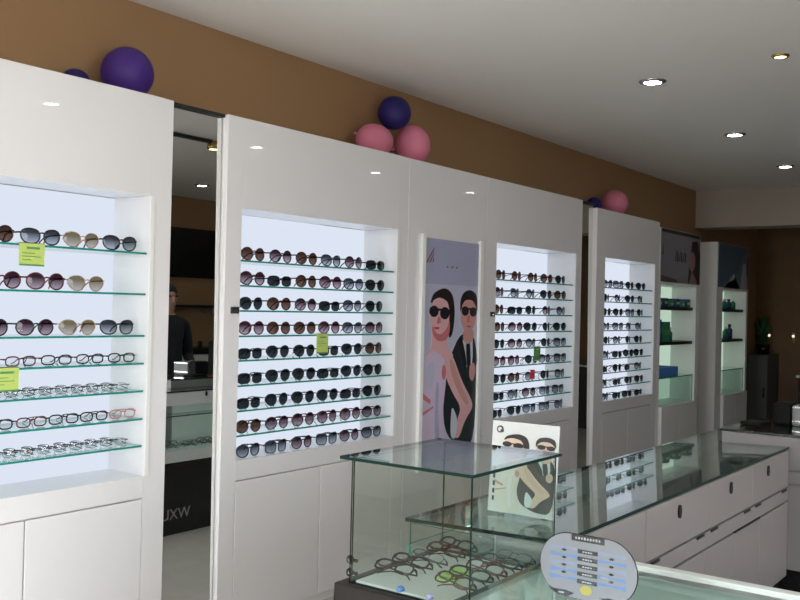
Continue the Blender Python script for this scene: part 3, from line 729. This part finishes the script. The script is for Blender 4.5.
# couple sits in the right part of the card; the head tops leave a white band above
def sh2(poly, k): sh([(min(CW-.001, .014+u), min(CH-.002, max(.002, v))) for u, v in poly], k)
draw_couple(sh2, CW-.02, CH*1.12, True)
sh(circ(.024, CH-.022, .010, .010, 14), 'logo'); sh(circ(.024, CH-.022, .006, .006, 14), 'bg'); sh(circ(.030, CH-.026, .005, .005, 10), 'logo')
sh([(.042, CH-.030), (.082, CH-.030), (.082, CH-.0275), (.042, CH-.0275)], 'bg2')
for k in range(5): sh([(.012, .03+.02*k), (.018, .03+.02*k), (.018, .042+.02*k), (.012, .042+.02*k)], 'dark')
b.build('print', pms, t)
b = MB(); b.prism([(.07, 0), (.13, 0), (.115, .15), (.085, .15)], lambda u, v, d: Vector((cx+u-CW/2, cy+.004+.012+v*lean+(.15-v)*.28+d, LZ+.001+v)), 0, .002)
b.build('easel_leg', 'white', t)

# ------------------------------------------------------------------ oval lens sign on the near counter
sx_, sy_ = -.777, 1.69
SW, SHh = .200, .124
t = thing('oval_sign', 'oval clear sign with blue streaks and black labels on the near counter', 'sign', (sx_, sy_, NZ), R(2))
cs, ss = math.cos(R(2)), math.sin(R(2))
def fro(u, v, d):
    return Vector((sx_+u*cs+d*ss, sy_+u*ss-d*cs, NZ+.009+SHh/2+v))
def stadium(w, h, n=14):
    r = h/2*.98; L = w/2-r; e = []
    for i in range(n+1): a = -PI/2+PI*i/n; e.append((L+r*math.cos(a), h/2*math.sin(a)))
    for i in range(n+1): a = PI/2+PI*i/n; e.append((-L+r*math.cos(a), h/2*math.sin(a)))
    return e
b = MB(); b.prism(stadium(SW, SHh), fro, -.004, 0); b.build('board', 'signface', t)
b = MB(); b.tube([fro(u, v, -.002) for u, v in stadium(SW, SHh)], .0017, 6, 0, True); b.build('rim', 'black', t)
def shp(b, poly, l, mi=0): b.prism(poly, fro, 0, .0005*l, mi)
def rect(u, v, w, h, a=0): return [(u-w/2, v-h/2), (u+w/2, v-h/2), (u+w/2, v+h/2), (u-w/2, v+h/2)]
for s_ in (-1, 1):
    b = MB()
    for k in range(5):
        v = .034-.0145*k
        m_ = [1, 0, 1, 0, 0][k] if k else 1
        u0 = s_*.078; u1 = s_*.022
        shp(b, [(u0, v+.003), (u0, v-.0045-.0006*k), (s_*.05, v-.002), (u1, v-.0045), (u1, v+.003), (s_*.05, v+.0012)][::s_], 1, m_)
    shp(b, rect(.035, -.012, .014, .003) if s_ > 0 else rect(-.028, .033, .008, .003), 2, 2)
    b.build('lens_print', ['signblue', 'signpale', 'signpink'], t)
b = MB()
shp(b, rect(0, .0565, .068, .0125), 2)
for k in range(5): shp(b, rect(0, .031-.0145*k, .041, .0078), 2)
for k in range(4):
    for s_ in (-1, 1): shp(b, [(s_*.049+.0055*c_, .030-.0145*k-(.004 if s_ > 0 else .001)+.0022*s2) for c_, s2 in ((-1, 0), (-.4, 1), (.4, 1), (1, 0), (.4, -1), (-.4, -1))], 2)
for s_ in (-1, 1):
    shp(b, [(s_*x, y) for x, y in ((.026, -.0525), (.045, -.049), (.070, -.050), (.080, -.047), (.074, -.0535), (.060, -.0605), (.042, -.0615))][::s_], 2)
b.build('black_labels', 'black', t)
b = MB()
for k in range(9): shp(b, rect(-.024+.006*k, .0565, .0034, .0036+.001*(k % 2)), 3)
for k in range(5):
    b.build('white_lettering', 'metal_grey', t); b = MB()
    for j in range(4): shp(b, rect(-.008+.0052*j, .031-.0145*k, .0036, .0022), 3)
b.build('white_lettering', 'metal_grey', t)
for s_ in (-1, 1):
    b = MB(); shp(b, rect(s_*.053, -.055, .012, .0026), 3); b.build('white_lettering', 'metal_grey', t)
b = MB(); shp(b, circ(-.002, -.043, .012, .009, 18), 2); b.build('yellow_spot', 'yellow', t)
MB().obox((sx_, sy_+.012, NZ+.005), (.07, .05, .008), R(2)).build('foot', 'glass', t)

# ------------------------------------------------------------------ far right corner
t = thing('machine', 'dark boxy machine on the far counter', 'machine', (-1.13, 4.55, FZ))
b = MB(); b.box(-1.17, -1.09, 4.50, 4.62, FZ, FZ+.103); b.build('housing', 'black_soft', t, .012)
MB().box(-1.16, -1.10, 4.497, 4.50, FZ+.055, FZ+.08).build('panel', 'black_soft', t)
M['device_grey'] = P('device_grey', (.18, .19, .19), .35)
t = thing('card_reader', 'silver box with bright edges beside the dark machine', 'device', (-.98, 4.55, FZ))
MB().box(-1.085, -.93, 4.50, 4.64, FZ, FZ+.095).build('housing', 'device_grey', t, .01)
b = MB(); b.box(-1.08, -.94, 4.496, 4.50, FZ+.083, FZ+.09); b.box(-1.08, -.94, 4.496, 4.50, FZ+.02, FZ+.026); b.build('bright_edge', 'chrome', t)
t = thing('notebook', 'flat black notebook on the far counter', 'notebook', (-1.2, 4.6, FZ))
MB().obox((-1.225, 4.44, FZ+.0085), (.09, .13, .014), R(-8)).build('cover', 'black_soft', t)
t = thing('storage_cabinet', 'narrow grey storage cabinet standing at the far dark wall', 'cabinet', (-3.24, 12.1, 0))
MB().box(-3.40, -3.15, 11.86, 12.38, 0, 1.02).build('carcass', 'grey_dark', t, .006)
MB().box(-3.39, -3.16, 11.85, 11.86, .06, 1.0).build('door', 'grey_dark', t); MB().box(-3.19, -3.175, 11.83, 11.85, .5, .62).build('handle', 'black', t)
t = thing('plant', 'dark leafy plant on the grey cabinet at the far wall', 'plant', (-3.27, 12.1, 1.02))
MB().lathe([(0, 0), (.07, 0), (.09, .12), (.08, .12), (0, .10)], (-3.27, 12.1, 1.02), 16).build('pot', 'black', t)
b = MB()
for i in range(60):
    a = random.uniform(0, 2*PI); r_ = random.uniform(.04, .13); z0 = 1.12
    p0 = Vector((-3.27, 12.1, z0)); p2 = p0+Vector((r_*math.cos(a), r_*math.sin(a), random.uniform(.05, .40))); p1 = (p0+p2)/2+Vector((0, 0, .05))
    n = Vector((-math.sin(a), math.cos(a), 0))*.03
    b.add([p0, p1-n, p2, p1+n], [(0, 1, 2, 3)])
b.build('foliage', 'leaf', t)
t = thing('side_counter', 'low dark counter at the far wall behind the machine', 'counter', (-2.0, 11.6, 0))
MB().box(-2.66, -.2, 11.3, 12.0, 0, .80).build('body', 'darkbrown', t, .005); MB().box(-2.68, -.18, 11.27, 12.02, .80, .83).build('top', 'metal_grey', t, .004)
for x, l in ((-3.265, 'left'), (-2.975, 'right')):
    t = thing('wall_lamp', f'tiny {l} glowing lamp on the far brown wall', 'wall lamp', (x, 12.35, 1.19), 0, 'wall lamps at the far end')
    MB().box(x-.015, x+.015, 12.36, 12.40, 1.17, 1.30).build('bracket', 'gold', t); MB().ball((x, 12.345, 1.25), .017, 14, 8).build('bulb', 'lamp_dim' , t)

# ------------------------------------------------------------------ opposite side, seen in the mirrors
t = thing('low_cabinet', 'low white cabinet with a dark top along the opposite wall', 'cabinet', (2.25, 7.6, 0))
MB().box(2.05, 2.49, 4.0, 10.5, 0, .96).build('body', 'white', t); MB().box(2.03, 2.495, 3.98, 10.52, .96, 1.03).build('top', 'black', t)
for k in range(8): MB().box(2.03, 2.05, 4.01+.81*k, 4.80+.81*k, .06, .95).build('door', 'white', t)
t = thing('sign_board', 'black fascia board high on the opposite wall', 'sign board', (2.47, 7.2, 2.06))
MB().box(2.44, 2.498, 3.6, 11.2, 1.86, 2.42).build('board', 'black', t); MB().box(2.435, 2.498, 3.55, 11.25, 2.42, 2.45).build('frame', 'darkbrown', t)
t = thing('wall_shelf', 'dark wall shelf on the opposite wall', 'shelf', (2.4, 7.5, 1.5))
MB().box(2.28, 2.498, 5.0, 10.0, 1.50, 1.53).build('board', 'darkbrown', t)
for k in range(8): MB().box(2.3, 2.498, 5.1+.68*k, 5.12+.68*k, 1.44, 1.50).build('bracket', 'metal_grey', t)
for k in range(14):
    y = 6.4+.23*k; hh = random.uniform(.05, .11)
    o = thing('small_jar', f'small jar on the opposite cabinet, {ORD[k+1]} along the row', 'jar', (2.22, y, 1.03), 0, 'jars on the opposite cabinet')
    MB().lathe([(0, 0), (.03, 0), (.03, hh*.7), (.02, hh*.85), (0, hh*.85)], (2.22, y, 1.03), 12).build('jar_body', ['gold', 'white_edge', 'black'][k % 3], o)
    MB().lathe([(0, hh*.85), (.022, hh*.85), (.022, hh), (0, hh)], (2.22, y, 1.03), 12).build('lid', 'black', o)
t = thing('office_chair', 'black swivel chair seen in the nearest mirror', 'chair', (1.0, 7.0, 0))
b = MB()
for k in range(5):
    a = 2*PI*k/5; b.tube([(1.0, 7.0, .08), (1.0+.28*math.cos(a), 7.0+.28*math.sin(a), .05)], .018, 8)
b.tube([(1.0, 7.0, .06), (1.0, 7.0, .46)], .025, 10); b.build('base', 'black_matte', t)
MB().box(.77, 1.23, 6.77, 7.23, .46, .54).build('seat', 'black_matte', t, .03); MB().box(1.19, 1.25, 6.79, 7.21, .62, 1.15).build('backrest', 'black_matte', t, .025)
MB().tube([(1.2, 7.0, .5), (1.26, 7.0, .6), (1.255, 7.0, .75)], .02, 8).build('back_post', 'black_matte', t)
t = thing('cash_box', 'dark grey box on the far counter beside the person', 'box', (-.35, 4.55, FZ))
MB().box(-.48, -.20, 4.44, 4.70, FZ, FZ+.07).build('box_body', 'black_matte', t, .006); MB().box(-.484, -.196, 4.436, 4.704, FZ+.07, FZ+.09).build('lid', 'grey_dark', t, .004)

# ------------------------------------------------------------------ person behind the far counter (seen in the mirror)
def skin_mesh(name, verts, edges, rad, root=0, levels=2):
    me = bpy.data.meshes.new(name); me.from_pydata(verts, edges, []); o = bpy.data.objects.new(name, me); COL.objects.link(o)
    o.modifiers.new('skin', 'SKIN'); s = o.modifiers.new('sub', 'SUBSURF'); s.levels = s.render_levels = levels
    for i, sv in enumerate(me.skin_vertices[0].data):
        sv.radius = rad[i] if isinstance(rad[i], tuple) else (rad[i], rad[i]); sv.use_root = (i == root)
    bpy.context.view_layer.update()
    m2 = bpy.data.meshes.new_from_object(o.evaluated_get(bpy.context.evaluated_depsgraph_get()))
    bpy.data.objects.remove(o); return m2
def person(loc, rz, label):
    # local frame: faces -y, right hand at -x
    t = thing('person', label, 'person', (0, 0, 0), 0)
    V = []; E_ = []; Rr = []
    def v(p, r, par=None):
        V.append(p); Rr.append(r)
        if par is not None: E_.append((par, len(V)-1))
        return len(V)-1
    pel = v((0, 0, .92), (.15, .11)); wa = v((0, .0, 1.05), (.135, .10), pel); ch = v((0, .0, 1.22), (.155, .11), wa)
    sh_ = v((0, .01, 1.36), (.12, .085), ch); nk = v((0, .005, 1.44), (.055, .055), sh_); hd0 = v((0, -.01, 1.50), (.062, .07), nk); hd1 = v((0, -.012, 1.58), (.075, .092), hd0); v((0, -.005, 1.645), (.055, .07), hd1)
    hands = []
    for s in (-1, 1):
        a = v((s*.17, .01, 1.345), .062, sh_); e = v((s*.225, .04, 1.08), .048, a)
        if s < 0: w = v((s*.12, -.20, 1.03), .031, e); h = v((s*.075, -.255, 1.035), (.036, .020), w); d = Vector((.6, -.75, -.05)).normalized()
        else: w = v((s*.235, -.06, .84), .031, e); h = v((s*.235, -.085, .76), (.036, .020), w); d = Vector((0, -.2, -1)).normalized()
        hands.append((s, Vector(V[h]), d))
        k = v((s*.095, 0, .80), .092, pel); kn = v((s*.10, -.01, .48), .062, k); an = v((s*.105, .015, .10), .042, kn); v((s*.11, -.10, .045), (.042, .035), an)
    me = skin_mesh('body', V, E_, Rr)
    for i, h in enumerate(hands):
        pass
    bm = bmesh.new(); bm.from_mesh(me)
    for s, hp, d in hands:                                   # four fingers and a thumb
        side = d.cross(Vector((0, 0, 1)) if abs(d.z) < .8 else Vector((0, 1, 0))).normalized()
        nrm = side.cross(d).normalized()
        for j, L in enumerate((.062, .072, .068, .052, .05)):
            if j < 4:
                b0 = hp+side*(.027-.018*j)+d*.005; dirs = [d, (d-nrm*.35).normalized(), (d-nrm*.9).normalized()]
            else:
                b0 = hp+side*.030-d*.03; dirs = [(d*.5+side*.8).normalized(), (d*.8+side*.5).normalized(), (d+side*.2-nrm*.2).normalized()]
            pts = [b0]; 
            for dd, f in zip(dirs, (.45, .32, .23)): pts.append(pts[-1]+dd*L*f)
            m2 = skin_mesh('f', [tuple(p) for p in pts], [(0, 1), (1, 2), (2, 3)], [.0095, .009, .008, .0065], 0, 1)
            bm.from_mesh(m2); bpy.data.meshes.remove(m2)
    # nose, ears and lips shape the head
    b = MB(); b.ball((0, -.105, 1.555), (.012, .02, .022), 10, 8); b.ball((0, -.098, 1.515), (.022, .01, .008), 10, 6)
    for s in (-1, 1): b.ball((s*.078, .0, 1.56), (.012, .02, .03), 10, 8)
    tmp = bpy.data.meshes.new('x'); tmp.from_pydata([tuple(q) for q in b.v], [], b.f); bm.from_mesh(tmp); bpy.data.meshes.remove(tmp)
    bm.to_mesh(me); bm.free()
    for n in ('skin', 'jacket', 'trouser'): me.materials.append(M[n])
    for p in me.polygons:
        c = p.center; p.use_smooth = True
        hand = any((c-hp).length < .10 and (c-hp).dot(d) > -.03 for s, hp, d in hands)
        p.material_index = 0 if (c.z > 1.425 or hand) else (2 if c.z < .88 and abs(c.x) < .2 else 1)
    o = bpy.data.objects.new('body', me); COL.objects.link(o); o.parent = t
    b = MB(); prof = []
    b.ball((0, .018, 1.605), (.088, .098, .088), 20, 12); o = b.build('hair', 'hair', t)
    b = MB()
    for s in (-1, 1): b.ball((s*.032, -.094, 1.58), (.014, .008, .008), 10, 6)
    b.build('eyes', 'black', t)
    t.location = loc; t.rotation_euler = (0, 0, rz); return t
person((-.15, 5.08, 0), R(-80), 'person in a dark jacket behind the far counter, one forearm bent, seen in the mirror')

# ------------------------------------------------------------------ daylight, world, camera
w = bpy.data.worlds.new('World'); S.world = w; w.use_nodes = True
nt = w.node_tree; nt.nodes.clear()
bg = nt.nodes.new('ShaderNodeBackground'); bg.inputs['Strength'].default_value = 11
tc = nt.nodes.new('ShaderNodeTexCoord'); sx3 = nt.nodes.new('ShaderNodeSeparateXYZ'); mr = nt.nodes.new('ShaderNodeMapRange')
mr.inputs['From Min'].default_value = -1; mr.inputs['From Max'].default_value = 1
rp = nt.nodes.new('ShaderNodeValToRGB'); rp.color_ramp.elements[0].position = .46; rp.color_ramp.elements[0].color = (.43, .40, .41, 1)
rp.color_ramp.elements[1].position = .72; rp.color_ramp.elements[1].color = (1.58, 1.55, 1.68, 1)
e_ = rp.color_ramp.elements.new(.50); e_.color = (.92, .89, .95, 1)
nt.links.new(tc.outputs['Generated'], sx3.inputs[0]); nt.links.new(sx3.outputs['Z'], mr.inputs['Value']); nt.links.new(mr.outputs[0], rp.inputs['Fac']); nt.links.new(rp.outputs['Color'], bg.inputs['Color'])
wo = nt.nodes.new('ShaderNodeOutputWorld'); nt.links.new(bg.outputs[0], wo.inputs[0])
def portal(sx, sy, loc, rot):
    ld = bpy.data.lights.new('window_portal', 'AREA'); ld.shape = 'RECTANGLE'; ld.size = sx; ld.size_y = sy
    ld.cycles.is_portal = True
    lo = bpy.data.objects.new('window_portal', ld); COL.objects.link(lo); lo.location = loc; lo.rotation_euler = rot
    tag(lo, kind='structure')
portal(WX1-WX0, WZ1-WZ0, ((WX0+WX1)/2, YF-.12, (WZ0+WZ1)/2), (R(90), 0, 0))
portal(SZ1-SZ0, SY1-SY0, (XR+.12, (SY0+SY1)/2, (SZ0+SZ1)/2), (0, R(90), 0))

sl = bpy.data.lights.new('sun', 'SUN'); sl.energy = 26; sl.angle = R(.6); sl.color = (.96, .98, 1.0)
so = bpy.data.objects.new('sun', sl); COL.objects.link(so); so.location = (-1, -4, 5)
so.rotation_euler = Vector((.0, .83, -.56)).to_track_quat('-Z', 'Y').to_euler()
cd = bpy.data.cameras.new('camera'); cam = bpy.data.objects.new('camera', cd); COL.objects.link(cam)
cd.sensor_width = 36; cd.lens = 937.34/800*36; cd.clip_start = .05
yaw, pit, rol = R(36.3423), R(.4181), R(1.3667)
fw = Vector((-math.sin(yaw)*math.cos(pit), math.cos(yaw)*math.cos(pit), math.sin(pit)))
rt = Vector((math.cos(yaw), math.sin(yaw), 0)); up = rt.cross(fw)
r2 = math.cos(rol)*rt+math.sin(rol)*up; u2 = -math.sin(rol)*rt+math.cos(rol)*up
cam.matrix_world = Matrix(((r2.x, u2.x, -fw.x, 0), (r2.y, u2.y, -fw.y, 0), (r2.z, u2.z, -fw.z, 1.5), (0, 0, 0, 1)))
S.camera = cam
S.view_settings.view_transform = 'Standard'; S.view_settings.look = 'None'
S.view_settings.exposure = 0.0; S.view_settings.gamma = 1; S.view_settings.use_curve_mapping = False
S.cycles.max_bounces = 12; S.cycles.transparent_max_bounces = 32; S.cycles.glossy_bounces = 6; S.cycles.diffuse_bounces = 5
